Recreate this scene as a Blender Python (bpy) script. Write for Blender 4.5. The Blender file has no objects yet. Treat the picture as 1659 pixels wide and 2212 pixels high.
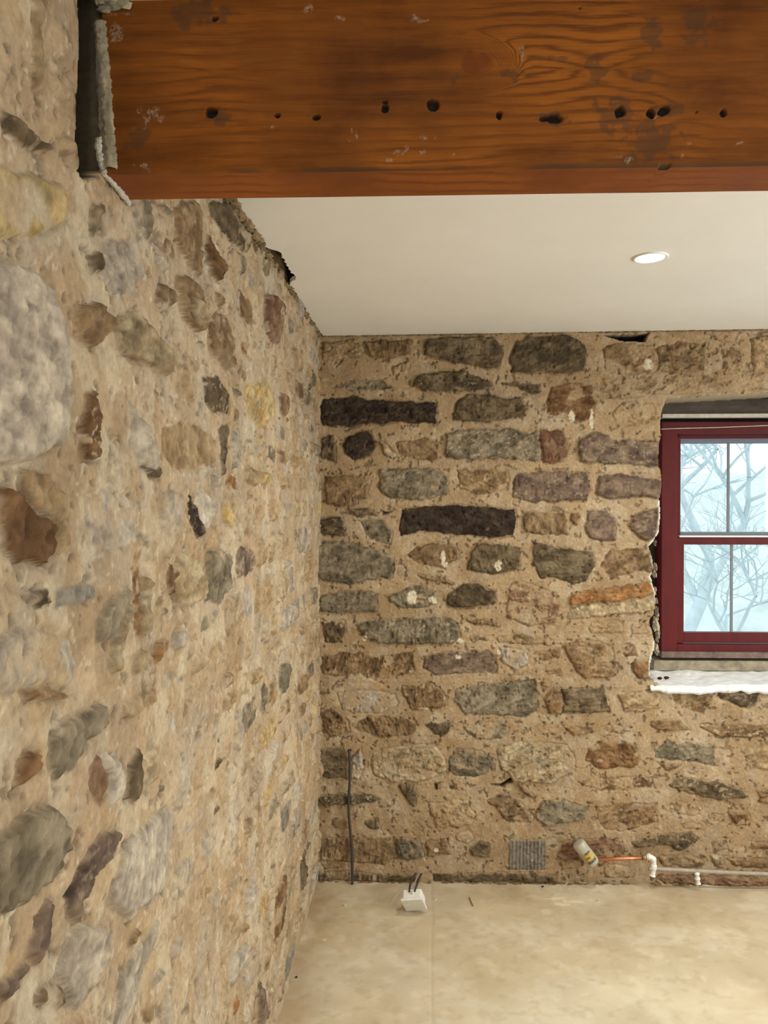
import bpy, bmesh, math, random
import numpy as np
from mathutils import Vector, Matrix
random.seed(7)
SC = bpy.context.scene
COL = SC.collection
# ------------------------------------------------------------------ camera
FP = 1660.0
YAW = math.atan(99.5/FP); PIT = math.atan(15/FP)
CF = np.array([-math.sin(YAW)*math.cos(PIT), math.cos(YAW)*math.cos(PIT), -math.sin(PIT)])
CR = np.array([math.cos(YAW), math.sin(YAW), 0.0]); CU = np.cross(CR, CF)
CC = np.array([0, 0, 1.6])
cd = bpy.data.cameras.new('camera'); cam = bpy.data.objects.new('camera', cd); COL.objects.link(cam)
cd.sensor_fit = 'VERTICAL'; cd.sensor_height = 24; cd.lens = 24*FP/2212; cd.clip_start = 0.02
M = Matrix.Identity(4)
for i in range(3):
    M[i][0] = CR[i]; M[i][1] = CU[i]; M[i][2] = -CF[i]; M[i][3] = CC[i]
cam.matrix_world = M
SC.camera = cam
SC.view_settings.view_transform = 'Standard'; SC.view_settings.look = 'None'
SC.view_settings.exposure = 0.0; SC.view_settings.gamma = 1
SC.view_settings.use_curve_mapping = False
# ------------------------------------------------------------------ world
w = bpy.data.worlds.new('sky'); SC.world = w; w.use_nodes = True
wn = w.node_tree.nodes; wl = w.node_tree.links
bg = wn['Background']; bg.inputs[1].default_value = 2.25
wt = wn.new('ShaderNodeTexCoord'); wm = wn.new('ShaderNodeMapping'); wm.inputs['Scale'].default_value = (1, 1, 3)
wz = wn.new('ShaderNodeTexNoise'); wz.inputs['Scale'].default_value = 2.5; wz.inputs['Detail'].default_value = 3
wr = wn.new('ShaderNodeValToRGB')
wr.color_ramp.elements[0].position = 0.3; wr.color_ramp.elements[0].color = (0.62, 0.72, 0.78, 1)
wr.color_ramp.elements[1].position = 0.7; wr.color_ramp.elements[1].color = (0.74, 0.80, 0.82, 1)
wl.new(wt.outputs['Generated'], wm.inputs[0]); wl.new(wm.outputs[0], wz.inputs[0])
wl.new(wz.outputs[0], wr.inputs[0]); wl.new(wr.outputs[0], bg.inputs[0])
# ------------------------------------------------------------------ room constants and light
XL = -0.468; YC = 3.232; SL = 0.0266; TILT = 0.008; ZC = 2.3136
XR = 3.0; YB = -2.6
def z0(x): return TILT*(x-XL)
def area(name, loc, rot, sx, sy, power, color, spread=180):
    ld = bpy.data.lights.new(name, 'AREA'); ld.shape = 'RECTANGLE'; ld.size = sx; ld.size_y = sy
    ld.energy = power; ld.color = color; ld.spread = math.radians(spread)
    o = bpy.data.objects.new(name, ld); COL.objects.link(o); o.location = loc; o.rotation_euler = rot
    return o
# unseen fill lights added at the right-hand wall and behind the camera
area('right_fill_light', (XR-0.03, 1.35, 1.35), (0, math.radians(90), 0), 1.5, 1.3, 56, (0.97, 0.99, 1.0))
area('rear_fill_light', (1.3, YB+0.03, 1.45), (math.radians(90), 0, 0), 1.8, 1.4, 17, (0.97, 0.985, 0.98))
LAMP_POWER = 10.5; LAMP_COLOR = (1.0, 0.985, 0.90)
# ------------------------------------------------------------------ helpers
def ray(x, y): return CF + CR*(x-829.5)/FP - CU*(y-1106)/FP
def hit(x, y, n, d):
    q = ray(x, y); n = np.array(n, float)
    return CC + q*((d - CC @ n)/(q @ n))
EU = np.array([1, SL, 0])/math.hypot(1, SL)          # along the far wall
EN = np.array([EU[1], -EU[0], 0])                    # out of it, into the room
FO = np.array([XL, YC, 0.0])
def fpt(x, y, off=0.0): return hit(x, y, EN, FO @ EN + off)       # point on the far wall plane (off = towards room)
def fuv(x, y, off=0.0):
    p = fpt(x, y, off); return ((p-FO) @ EU, p[2])
def fw(u, v, off=0.0): return FO + EU*u + EN*off + np.array([0, 0, v])
def luv(x, y):
    p = hit(x, y, (1, 0, 0), XL); return (p[1], p[2])
def s2l(c):
    return tuple(((v/255)/12.92 if v/255 <= .04045 else ((v/255+.055)/1.055)**2.4) for v in c)

def _h(ix, iy, s):
    n = (ix.astype(np.int64)*374761393 + iy.astype(np.int64)*668265263 + s*1442695041) & 0xffffffff
    n = ((n ^ (n >> 13))*1274126177) & 0xffffffff
    n = n ^ (n >> 16)
    return (n & 0xffff)/65535.0
def vn(x, y, s=0):
    ix = np.floor(x); iy = np.floor(y); fx = x-ix; fy = y-iy
    fx = fx*fx*(3-2*fx); fy = fy*fy*(3-2*fy)
    a = _h(ix, iy, s); b = _h(ix+1, iy, s); c = _h(ix, iy+1, s); d = _h(ix+1, iy+1, s)
    return (a*(1-fx)+b*fx)*(1-fy) + (c*(1-fx)+d*fx)*fy
def fbm(x, y, s=0, o=4):
    t = 0; a = .5; n = 0
    for k in range(o):
        t = t + a*vn(x*2**k + 17.3*k, y*2**k - 9.1*k, s+k); n += a; a *= .5
    return t/n
def sst(a, b, x):
    t = np.clip((x-a)/(b-a), 0, 1); return t*t*(3-2*t)
def sdpoly(px, py, P):
    n = len(P); d = np.full(px.shape, 1e9); ins = np.zeros(px.shape, bool)
    for i in range(n):
        ax, ay = P[i]; bx, by = P[(i+1) % n]
        ex, ey = bx-ax, by-ay; wx = px-ax; wy = py-ay
        t = np.clip((wx*ex+wy*ey)/(ex*ex+ey*ey+1e-12), 0, 1)
        d = np.minimum(d, np.hypot(wx-ex*t, wy-ey*t))
        c = ((ay > py) != (by > py))
        ins ^= c & (px < ex*(py-ay)/(ey if abs(ey) > 1e-9 else 1e-9)+ax)
    return np.where(ins, d, -d)

def new_mesh(name, V, Q, mat, parent=None, col=None, smooth=True, extra=None):
    me = bpy.data.meshes.new(name)
    V = np.asarray(V, np.float32)
    if isinstance(Q, np.ndarray):
        me.vertices.add(len(V)); me.vertices.foreach_set('co', V.ravel())
        me.loops.add(Q.size); me.loops.foreach_set('vertex_index', Q.astype(np.int32).ravel())
        me.polygons.add(len(Q)); me.polygons.foreach_set('loop_start', np.arange(0, Q.size, 4, dtype=np.int32))
        me.polygons.foreach_set('loop_total', np.full(len(Q), 4, np.int32))
        me.update(calc_edges=True)
    else:
        me.from_pydata([tuple(v) for v in V.tolist()], [], Q); me.update()
    if col is not None:
        a = me.color_attributes.new('Col', 'FLOAT_COLOR', 'POINT')
        c = np.ones((len(V), 4), np.float32); c[:, :3] = col; a.data.foreach_set('color', c.ravel())
    for k, arr in (extra or {}).items():
        a = me.attributes.new(k, 'FLOAT', 'POINT'); a.data.foreach_set('value', np.asarray(arr, np.float32))
    me.polygons.foreach_set('use_smooth', np.full(len(me.polygons), smooth))
    me.materials.append(mat)
    o = bpy.data.objects.new(name, me); COL.objects.link(o)
    if parent: o.parent = parent
    return o
def bm_obj(name, bm, mat, parent=None, smooth=False):
    me = bpy.data.meshes.new(name); bm.to_mesh(me); bm.free()
    me.polygons.foreach_set('use_smooth', np.full(len(me.polygons), smooth))
    me.materials.append(mat); o = bpy.data.objects.new(name, me); COL.objects.link(o)
    if parent: o.parent = parent
    return o
def empty(name, loc):
    o = bpy.data.objects.new(name, None); COL.objects.link(o); o.location = loc; o.empty_display_size = .05
    return o
def tag(o, label, cat, group=None):
    o['label'] = label; o['category'] = cat
    if group: o['group'] = group
    return o
def struct(o): o['kind'] = 'structure'; return o
def keep(o, root):           # parent without moving
    o.parent = root; o.matrix_parent_inverse = Matrix.Translation(-Vector(root.location)); return o
def add_box(bm, A, B, fr=None, bev=0.0):     # A,B corners, fr: function (x,y,z)->point
    vs = []
    for z in (A[2], B[2]):
        for (x, y) in ((A[0], A[1]), (B[0], A[1]), (B[0], B[1]), (A[0], B[1])):
            p = (x, y, z); vs.append(bm.verts.new(fr(*p) if fr else p))
    fs = [bm.faces.new([vs[i] for i in q]) for q in ((0, 3, 2, 1), (4, 5, 6, 7), (0, 1, 5, 4), (1, 2, 6, 5), (2, 3, 7, 6), (3, 0, 4, 7))]
    bmesh.ops.recalc_face_normals(bm, faces=fs)
    if bev:
        es = list({e for f in fs for e in f.edges}); bmesh.ops.bevel(bm, geom=es, offset=bev, segments=2, affect='EDGES', profile=.6)
def tube(bm, pts, rad, n=12, cap=True):
    pts = [Vector(p) for p in pts]; rr = rad if isinstance(rad, (list, tuple)) else [rad]*len(pts); prev = None
    first = None; up = None
    for i, p in enumerate(pts):
        t = (pts[min(i+1, len(pts)-1)]-pts[max(i-1, 0)]).normalized()
        if up is None:
            up = Vector((0, 0, 1)) if abs(t.z) < .8 else Vector((1, 0, 0))
        s = t.cross(up).normalized(); up = s.cross(t).normalized()
        ring = [bm.verts.new(p + (s*math.cos(2*math.pi*k/n)+up*math.sin(2*math.pi*k/n))*rr[i]) for k in range(n)]
        if prev:
            for k in range(n): bm.faces.new((prev[k], prev[(k+1) % n], ring[(k+1) % n], ring[k]))
        else: first = ring
        prev = ring
    if cap: bm.faces.new(list(reversed(first))); bm.faces.new(prev)
def smooth_path(P, k=6):
    P = [Vector(p) for p in P]; out = []
    for i in range(len(P)-1):
        a = P[max(i-1, 0)]; b = P[i]; c = P[i+1]; d = P[min(i+2, len(P)-1)]
        for j in range(k):
            t = j/k
            out.append(.5*((2*b)+(c-a)*t+(2*a-5*b+4*c-d)*t*t+(3*b-a-3*c+d)*t**3))
    out.append(P[-1]); return out
# ------------------------------------------------------------------ materials
def mat(name, color=(.5, .5, .5), rough=.7, metal=0, **kw):
    m = bpy.data.materials.new(name); m.use_nodes = True; b = m.node_tree.nodes['Principled BSDF']
    b.inputs['Base Color'].default_value = (*color[:3], 1); b.inputs['Roughness'].default_value = rough; b.inputs['Metallic'].default_value = metal
    for k, v in kw.items(): b.inputs[k].default_value = v
    return m
def noisy(m, scale, lo, hi, bump=0, bscale=None, color=None, attr=None, stretch=(1, 1, 1), detail=6, dist=.002):
    """multiply the base colour by noise and add a bump"""
    t = m.node_tree; N = t.nodes; L = t.links; b = N['Principled BSDF']
    co = N.new('ShaderNodeNewGeometry'); mp = N.new('ShaderNodeMapping'); mp.inputs['Scale'].default_value = stretch
    L.new(co.outputs['Position'], mp.inputs[0])
    nz = N.new('ShaderNodeTexNoise'); nz.inputs['Scale'].default_value = scale; nz.inputs['Detail'].default_value = detail; nz.inputs['Roughness'].default_value = .65
    L.new(mp.outputs[0], nz.inputs['Vector'])
    mr = N.new('ShaderNodeMapRange'); mr.inputs['From Min'].default_value = .28; mr.inputs['From Max'].default_value = .72
    mr.inputs['To Min'].default_value = lo; mr.inputs['To Max'].default_value = hi; L.new(nz.outputs[0], mr.inputs[0])
    vm = N.new('ShaderNodeVectorMath'); vm.operation = 'MULTIPLY'
    if attr:
        at = N.new('ShaderNodeAttribute'); at.attribute_name = attr; L.new(at.outputs['Color'], vm.inputs[0])
    else: vm.inputs[0].default_value = (color or tuple(b.inputs['Base Color'].default_value)[:3])
    L.new(mr.outputs[0], vm.inputs[1]); L.new(vm.outputs[0], b.inputs['Base Color'])
    if bump:
        n2 = N.new('ShaderNodeTexNoise'); n2.inputs['Scale'].default_value = bscale or scale; n2.inputs['Detail'].default_value = 8; n2.inputs['Roughness'].default_value = .7
        L.new(mp.outputs[0], n2.inputs['Vector'])
        bp = N.new('ShaderNodeBump'); bp.inputs['Strength'].default_value = bump; bp.inputs['Distance'].default_value = dist
        L.new(n2.outputs[0], bp.inputs['Height']); L.new(bp.outputs[0], b.inputs['Normal'])
    return m
M_STONE = noisy(mat('stone_and_mortar', rough=.88), 95, .80, 1.20, bump=.9, bscale=140, attr='Col', dist=.004)
M_STONE.node_tree.nodes['Principled BSDF'].inputs['Specular IOR Level'].default_value = .25
M_CEIL = noisy(mat('ceiling_paint', (.86, .86, .83), .9), 3, .97, 1.03, bump=.15, bscale=60)
M_FLOOR = noisy(mat('floor_board', rough=.8), 5, .93, 1.07, bump=.25, bscale=90, attr='Col')
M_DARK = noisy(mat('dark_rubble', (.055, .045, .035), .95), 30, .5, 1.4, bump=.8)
M_PLASTER = noisy(mat('room_plaster', (.50, .41, .29), .9), 8, .85, 1.1, bump=.3)
M_LIME = noisy(mat('lime_plaster', (.62, .58, .50), .85), 45, .72, 1.15, bump=.7, bscale=80)
M_SILL = noisy(mat('white_sill_plaster', (.86, .88, .88), .55), 14, .9, 1.03, bump=.5, bscale=40)
M_LINTEL = noisy(mat('dark_lintel', (.052, .043, .032), .9), 14, .45, 1.9, bump=.6, bscale=60, stretch=(.5, .5, 1.5))
M_FRAME = noisy(mat('red_brown_paint', (.105, .010, .010), .5, **{'Specular IOR Level': .2}), 20, .75, 1.2, bump=.15, bscale=60, stretch=(1, 1, .3))
M_SASHGREY = mat('grey_muntin', (.16, .18, .20), .5)
M_WHITE = noisy(mat('white_plastic', (.80, .80, .74), .4), 40, .92, 1.05)
M_COPPER = noisy(mat('copper', (.62, .25, .14), .35, .75), 60, .7, 1.2)
M_PIPE = noisy(mat('dusty_grey_pipe', (.38, .33, .26), .6), 50, .75, 1.2)
M_CABLE = mat('dark_cable', (.045, .038, .034), .5)
M_PALECABLE = mat('pale_cable', (.50, .44, .38), .5)
M_YELLOW = noisy(mat('label_yellow', (.62, .40, .07), .5), 120, .5, 1.2)
M_INK = mat('label_ink', (.10, .10, .09), .5)
M_EMIT = mat('lamp_lens', (1, 1, 1), .3)
_b = M_EMIT.node_tree.nodes['Principled BSDF']; _b.inputs['Emission Color'].default_value = (1, .97, .9, 1); _b.inputs['Emission Strength'].default_value = 6
M_TRIM = mat('lamp_trim', (.85, .85, .83), .35)
def glass(name, tint=(.97, .99, 1), g=.06):
    m = bpy.data.materials.new(name); m.use_nodes = True; N = m.node_tree.nodes; L = m.node_tree.links
    N.remove(N['Principled BSDF']); t = N.new('ShaderNodeBsdfTransparent'); t.inputs[0].default_value = (*tint, 1)
    gl = N.new('ShaderNodeBsdfGlossy'); gl.inputs['Roughness'].default_value = .02
    mx = N.new('ShaderNodeMixShader'); mx.inputs[0].default_value = g
    L.new(t.outputs[0], mx.inputs[1]); L.new(gl.outputs[0], mx.inputs[2]); L.new(mx.outputs[0], N['Material Output'].inputs[0])
    return m
M_GLASS = glass('window_glass')
M_BOTTLE = mat('cloudy_bottle_plastic', (.62, .60, .48), .3); M_BOTTLE.node_tree.nodes['Principled BSDF'].inputs['Transmission Weight'].default_value = .35
# ------------------------------------------------------------------ stone lists (outlines in photo pixels, mapped to the real wall planes)
PAL = dict(K=((50, 38, 30), (72, 60, 48)), D=((82, 70, 50), (108, 92, 68)), G=((108, 98, 78), (138, 126, 104)), B=((118, 94, 66), (146, 120, 86)),
           T=((150, 124, 90), (172, 148, 112)), L=((182, 166, 134), (160, 138, 104)), P=((100, 82, 70), (126, 106, 88)), R=((122, 86, 64), (138, 110, 84)),
           O=((138, 92, 50), (156, 118, 76)), Y=((178, 148, 92), (190, 168, 122)), V=((160, 148, 132), (182, 170, 150)), N=((104, 74, 46), (134, 102, 68)), H=((14, 11, 9), (22, 18, 14)), C=((128, 120, 106), (142, 134, 120)))
FAR = """
T .45 695,740 760,737 785,745 796,774 740,777 697,777
B .1 785,737 888,735 884,765 850,772 802,772
D .05 918,738 960,728 1060,728 1085,750 1080,795 1050,797 960,780 918,767
D .1 1103,770 1118,738 1150,728 1230,725 1262,745 1266,800 1230,808 1190,805 1103,806
B .45 1303,755 1330,742 1400,744 1420,800 1380,812 1310,800
B .25 1418,752 1470,735 1520,745 1522,800 1450,808 1422,800
H 0 1302,724 1400,720 1394,738 1345,736
B .4 1560,755 1600,757 1597,800 1562,797
B .4 1535,715 1600,712 1590,738 1550,735
T .3 1620,730 1680,725 1690,800 1630,805
T .55 845,790 885,778 882,805 850,808
G .3 716,836 760,822 820,820 858,838 800,841 730,839
D .05 893,836 900,812 960,802 1010,803 1060,825 1064,838 985,848 920,846
D .05 1082,827 1110,824 1165,830 1168,845 1155,851 1120,838 1085,832
N .35 1178,872 1190,840 1230,825 1275,832 1285,860 1283,905 1240,912 1180,895
T .6 1320,890 1345,868 1410,872 1418,905 1400,925 1330,920
T .55 1292,818 1420,814 1659,800 1720,802 1720,842 1440,850 1300,862
K .02 690,882 700,862 765,855 800,862 940,870 946,915 840,913 755,922 695,918
D .06 975,898 990,865 1015,848 1100,860 1125,858 1140,900 1060,912 975,908
D .2 692,947 720,940 725,975 722,1000 705,990 692,990
K .1 738,960 755,940 800,930 812,965 800,985 770,993 745,985
L .1 815,953 825,958 855,980 847,992 828,983
B .15 853,955 920,945 945,960 943,992 880,990 860,980
G .2 962,935 1020,928 1100,925 1140,935 1165,925 1175,995 1130,998 1100,990 1000,992 965,990 963,950
R .1 1166,926 1215,933 1228,960 1222,990 1195,1003 1170,1000
P .1 1247,950 1280,935 1310,940 1325,955 1345,950 1430,955 1430,1008 1300,1002 1250,1000
B .35 700,1030 780,1028 798,1050 795,1075 750,1095 705,1090
G .25 820,1015 930,1010 968,1030 970,1065 940,1075 880,1080 845,1075 822,1060
B .35 985,1015 1040,1010 1100,1020 1095,1060 1030,1070 990,1055
P .15 1107,1045 1120,1025 1200,1018 1265,1022 1274,1050 1268,1080 1150,1085 1110,1075
P .0 1288,1050 1295,1030 1340,1020 1380,1030 1430,1038 1430,1075 1370,1072 1320,1080 1290,1070
D .05 680,1120 740,1117 748,1155 700,1155 680,1155
D .1 750,1097 800,1100 812,1115 770,1115
K .0 822,1103 850,1102 835,1111
G .2 775,1122 820,1122 845,1145 843,1175 810,1172 785,1150
K .1 862,1145 870,1100 905,1095 985,1090 1060,1095 1110,1100 1117,1120 1108,1155 1060,1160 980,1152 900,1148 865,1157
B .1 1128,1115 1140,1108 1222,1110 1226,1158 1200,1155 1140,1150 1130,1135
P .1 1262,1135 1275,1105 1310,1102 1330,1125 1330,1165 1300,1170 1272,1160
P .1 1358,1135 1370,1110 1400,1100 1430,1090 1430,1150 1400,1170 1370,1155
G .05 682,1175 730,1171 800,1182 850,1200 850,1248 800,1252 750,1262 700,1255 682,1240
B .15 875,1200 900,1180 950,1171 985,1180 990,1205 960,1228 930,1225 890,1210
D .2 1015,1195 1030,1172 1125,1180 1122,1225 1080,1240 1030,1238 1012,1230
D .1 1150,1170 1180,1178 1280,1190 1288,1225 1265,1255 1240,1262 1200,1250 1165,1247 1152,1210
B .3 1298,1225 1315,1188 1375,1183 1412,1190 1418,1235 1370,1235 1320,1252
B .1 900,1241 950,1245 978,1257 975,1263 930,1253
G .05 690,1290 730,1280 780,1277 815,1285 812,1320 770,1323 692,1322
G .35 835,1290 880,1268 905,1262 940,1280 940,1305 920,1315 870,1312 845,1300
D .1 965,1290 1000,1262 1030,1262 1070,1282 1073,1300 1030,1310 990,1316 966,1308
R .65 1093,1310 1100,1270 1115,1255 1150,1262 1185,1275 1208,1310 1200,1345 1140,1350 1095,1335
O 0 1227,1305 1235,1280 1300,1273 1370,1263 1410,1256 1417,1280 1385,1292 1290,1299 1230,1308
L .4 1228,1312 1300,1303 1415,1292 1415,1320 1340,1325 1225,1340
D .35 695,1345 745,1340 750,1360 735,1390 700,1385
G .05 768,1350 800,1340 880,1338 945,1332 985,1345 995,1375 980,1387 905,1392 820,1390 790,1380 775,1360
B .3 1000,1335 1040,1340 1080,1345 1078,1353 1030,1350
B .4 1015,1375 1050,1370 1055,1382 1025,1387
B .55 1070,1380 1110,1368 1200,1382 1190,1392 1130,1390 1075,1388
B .4 692,1415 780,1407 800,1420 850,1415 890,1410 893,1455 850,1465 810,1470 770,1455 730,1462 695,1455
P .25 915,1420 960,1410 1050,1408 1073,1420 1072,1455 1000,1455 940,1458 917,1445
V .5 1080,1400 1140,1405 1145,1435 1110,1445 1085,1430
B .2 1160,1410 1205,1402 1205,1420 1170,1428
B .1 1175,1448 1205,1446 1210,1455 1185,1456
B .3 1215,1395 1260,1380 1320,1395 1330,1440 1328,1462 1260,1468 1240,1440 1228,1420
B .3 1345,1405 1365,1395 1375,1415 1350,1418
N .2 1363,1440 1375,1425 1403,1430 1403,1465 1375,1465
V .6 725,1497 800,1490 855,1500 860,1525 820,1540 740,1535
B .1 868,1485 930,1478 960,1495 967,1525 945,1530 890,1530 878,1505
G .1 985,1490 1060,1478 1150,1468 1165,1500 1162,1535 1130,1550 1060,1545 1000,1540 982,1515
N .15 1177,1510 1190,1490 1215,1490 1215,1540 1185,1540
D .15 1214,1489 1290,1487 1305,1480 1315,1540 1250,1540 1214,1540
T .6 1335,1500 1420,1490 1425,1530 1350,1540
B .4 1450,1490 1535,1490 1538,1510 1525,1545 1500,1540 1455,1515
D .1 1545,1486 1640,1490 1630,1525 1615,1530 1560,1510
B .3 690,1540 720,1530 755,1560 755,1580 720,1595 700,1580
B .15 765,1570 790,1550 885,1550 900,1565 885,1590 820,1595 770,1580
D .2 918,1563 978,1558 970,1580 950,1592 935,1580
G .6 1000,1570 1040,1555 1100,1572 1085,1595 1030,1598
B .4 1215,1568 1280,1568 1285,1580 1240,1588
B .5 1300,1570 1340,1565 1350,1585 1315,1585
B .1 1405,1565 1420,1555 1465,1558 1490,1578 1450,1582 1415,1575
B .2 1510,1565 1560,1570 1620,1568 1690,1562 1690,1585 1600,1595 1560,1595 1525,1580
D .15 680,1620 740,1615 750,1640 748,1682 700,1682 680,1668
V .3 757,1640 780,1618 785,1660 778,1683 757,1683
L .55 800,1650 810,1622 880,1610 940,1605 960,1640 965,1670 900,1690 840,1690 805,1670
G .35 968,1640 985,1618 1040,1622 1065,1640 1068,1665 1030,1678 985,1678 970,1665
L .45 1075,1615 1130,1600 1225,1610 1245,1640 1240,1670 1190,1690 1110,1685 1080,1660
N .35 1270,1620 1300,1602 1370,1612 1381,1635 1370,1658 1290,1660 1268,1645
G .1 1410,1625 1440,1600 1480,1610 1545,1610 1550,1655 1525,1650 1450,1640 1415,1640
B .3 1420,1650 1470,1652 1440,1665
T .6 1600,1620 1659,1600 1700,1600 1700,1665 1620,1660
D .05 682,1720 740,1715 800,1718 818,1730 770,1740 700,1740
D .2 862,1697 895,1695 900,1725 893,1745 872,1720
K 0 940,1692 951,1692 949,1705 942,1705
K 0 968,1695 983,1695 980,1706 970,1705
H 0 1056,1695 1085,1693 1102,1680 1108,1690 1085,1700
R .1 1120,1690 1134,1690 1140,1708 1158,1720 1140,1722
T .6 925,1735 1010,1730 1025,1760 1020,1785 940,1790
B .3 1048,1730 1100,1715 1130,1740 1143,1765 1135,1775 1095,1773 1070,1745
G .15 1155,1755 1170,1730 1220,1725 1270,1745 1260,1770 1180,1785 1160,1770
B .3 1285,1745 1340,1738 1415,1735 1418,1775 1360,1795 1310,1795 1290,1765
B .5 1250,1690 1290,1675 1400,1682 1415,1700 1300,1708
D .2 1447,1695 1465,1680 1560,1690 1605,1705 1612,1720 1560,1728 1470,1708
B .2 1633,1705 1690,1700 1690,1735 1640,1735
N .6 1525,1755 1560,1760 1565,1778 1535,1770
N .5 1570,1757 1615,1755 1620,1780 1590,1785
B .4 718,1775 750,1770 755,1790 725,1790
D .3 785,1775 815,1770 820,1790 800,1790
B .4 690,1812 800,1808 850,1810 870,1850 830,1868 760,1862 690,1860
G .4 855,1812 905,1815 915,1850 880,1862 862,1850
B .1 918,1820 965,1815 975,1845 925,1850
D .2 1012,1832 1035,1820 1055,1822 1055,1850 1020,1852
C 0 1100,1815 1180,1813 1180,1878 1100,1880
R .35 1205,1850 1215,1818 1280,1812 1330,1815 1350,1840 1300,1870 1220,1855
D .25 1362,1820 1400,1808 1490,1796 1506,1815 1470,1835 1430,1825 1375,1830
B .4 1425,1850 1480,1845 1520,1855 1515,1873 1430,1870
L .2 1530,1843 1560,1848 1565,1866 1545,1870
B .3 1570,1855 1690,1855 1690,1875 1590,1872
B .3 1622,1818 1690,1822 1690,1835 1622,1833
B .5 1535,1812 1565,1808 1568,1832 1540,1840
B .5 690,1866 720,1864 750,1873 700,1880
D .45 690,1888 760,1885 870,1888 905,1890 905,1904 690,1903
D .25 935,1888 1080,1888 1160,1885 1200,1895 1200,1904 935,1903
R .2 1420,1893 1530,1892 1690,1894 1690,1912 1430,1909
"""
LEFT = """
V .05 -60,545 0,560 60,580 115,620 140,700 150,800 148,890 130,960 60,1003 0,1012 -60,1005
N .05 4,1051 25,1047 50,1072 84,1098 114,1119 127,1140 122,1203 97,1218 46,1212 21,1178 13,1119
T .3 45,1020 110,1020 145,1060 150,1180 128,1205 132,1140 118,1112 84,1090 55,1065
B .4 160,661 215,655 245,700 205,745 165,720
L .25 245,690 290,670 330,720 370,770 360,810 310,790 260,760
R .3 262,757 285,770 315,786 290,784
B .3 375,600 390,592 430,615 440,660 440,715 415,712 390,680
L .3 395,655 425,650 432,690 415,700
B .35 330,650 345,610 370,620 378,660 350,675
B .25 460,680 475,672 500,690 512,740 515,790 490,800 470,770 455,745
D .15 440,815 470,812 500,850 500,892 460,893 445,870
Y .25 530,830 575,825 590,860 590,900 565,925 540,900
R .3 568,640 590,635 608,660 600,740 585,745 570,710
B .3 375,450 395,432 440,435 447,520 440,600 400,560 377,520
N .35 455,505 470,540 488,580 478,610 460,590 452,550
D .3 460,437 490,434 520,480 545,520 530,545 495,515 465,470
G .5 285,440 320,437 325,490 320,520 300,500
V .5 215,520 300,520 310,600 290,650 240,620 215,570
T .35 355,930 385,910 430,920 460,950 458,1000 410,1015 370,1010 357,980
D .2 470,925 495,918 488,945 483,1020 472,1030
V .3 495,930 520,930 520,1000 500,1015
N .4 178,960 182,850 200,835 216,900 215,990 190,1000
V .5 280,870 330,940 345,1000 330,1010 300,1010 285,950
D .25 300,1010 345,1005 345,1030 325,1035
V .1 420,1060 450,1062 463,1085 460,1130 435,1140 422,1100
K .2 408,1062 418,1080 430,1125 440,1160 425,1165 408,1120
V .55 343,1060 390,1065 395,1130 370,1165 345,1130
V .5 200,1065 270,1060 310,1090 305,1170 240,1190 200,1220 195,1140
L .3 368,1225 390,1195 425,1210 435,1280 410,1310 372,1310
N .35 354,1250 366,1215 372,1240 366,1295 356,1275
G .3 435,1200 465,1185 490,1200 495,1260 470,1310 445,1290
P .3 505,1195 530,1175 545,1200 540,1235 508,1253
C .1 118,1275 170,1262 207,1265 205,1295 160,1310 120,1315
D .45 20,1265 60,1285 100,1262 107,1310 85,1320 50,1290
G .4 200,1350 240,1280 270,1265 275,1320 240,1390 205,1380
N .45 287,1240 305,1230 308,1290 300,1370 288,1370
L .3 308,1240 325,1250 320,1340 312,1370 300,1370
L .35 255,1300 282,1290 275,1370 240,1450 225,1440
V .55 -60,1400 60,1360 150,1370 165,1440 150,1490 20,1490 -60,1470
N .35 47,1490 80,1478 140,1490 125,1515 50,1508
G .25 112,1590 150,1550 210,1520 222,1560 190,1600 150,1660 110,1692 100,1650
N .15 30,1660 55,1620 75,1625 70,1665 30,1705 24,1690
V .2 215,1620 245,1625 258,1680 250,1720 225,1745 230,1680
R .2 195,1665 213,1625 228,1670 222,1735 212,1750 200,1715
D .25 260,1670 285,1615 292,1680 285,1730 262,1725
L .4 295,1650 330,1610 345,1640 330,1690 295,1715
G .2 -40,1810 50,1760 100,1740 140,1775 145,1830 125,1890 70,1930 0,1975 -40,1985
P .15 150,1930 165,1880 190,1830 230,1790 262,1790 245,1840 200,1910 175,1950 165,2005 148,1990
V .15 245,1900 270,1820 310,1780 350,1750 382,1745 380,1800 370,1860 350,1930 310,1950 280,1990 235,1950
P .3 65,2060 80,2000 110,1930 117,1960 110,2030 85,2080
P .3 -30,2140 60,2080 65,2105 0,2165 -30,2180
V .25 135,2090 150,2030 190,1990 235,2005 230,2060 200,2130 165,2195 150,2170
V .2 240,2230 260,2110 300,2040 345,1990 340,2040 310,2110 280,2200 255,2240
B .35 85,2140 130,2110 150,2170 120,2180 85,2165
B .3 300,2200 320,2170 335,2165 325,2212
D .1 645,1870 655,1835 662,1890 648,1930
N .3 597,1930 615,1890 620,1960 612,2020 597,2040
P .3 550,2150 565,2130 575,2190 560,2230
D .45 0,245 40,268 95,310 100,335 50,318 0,305
T .5 55,0 95,0 92,210 62,190
Y .4 -40,350 90,380 140,420 130,480 60,512 -40,512
D .4 200,435 225,440 222,500 200,515
D .5 200,560 216,545 222,590 205,600
"""
def parse(txt, f):
    out = []
    for ln in txt.strip().split('\n'):
        t = ln.split(); P = [f(*map(float, q.split(','))) for q in t[2:]]
        out.append((t[0], float(t[1]), P))
    return out
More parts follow.
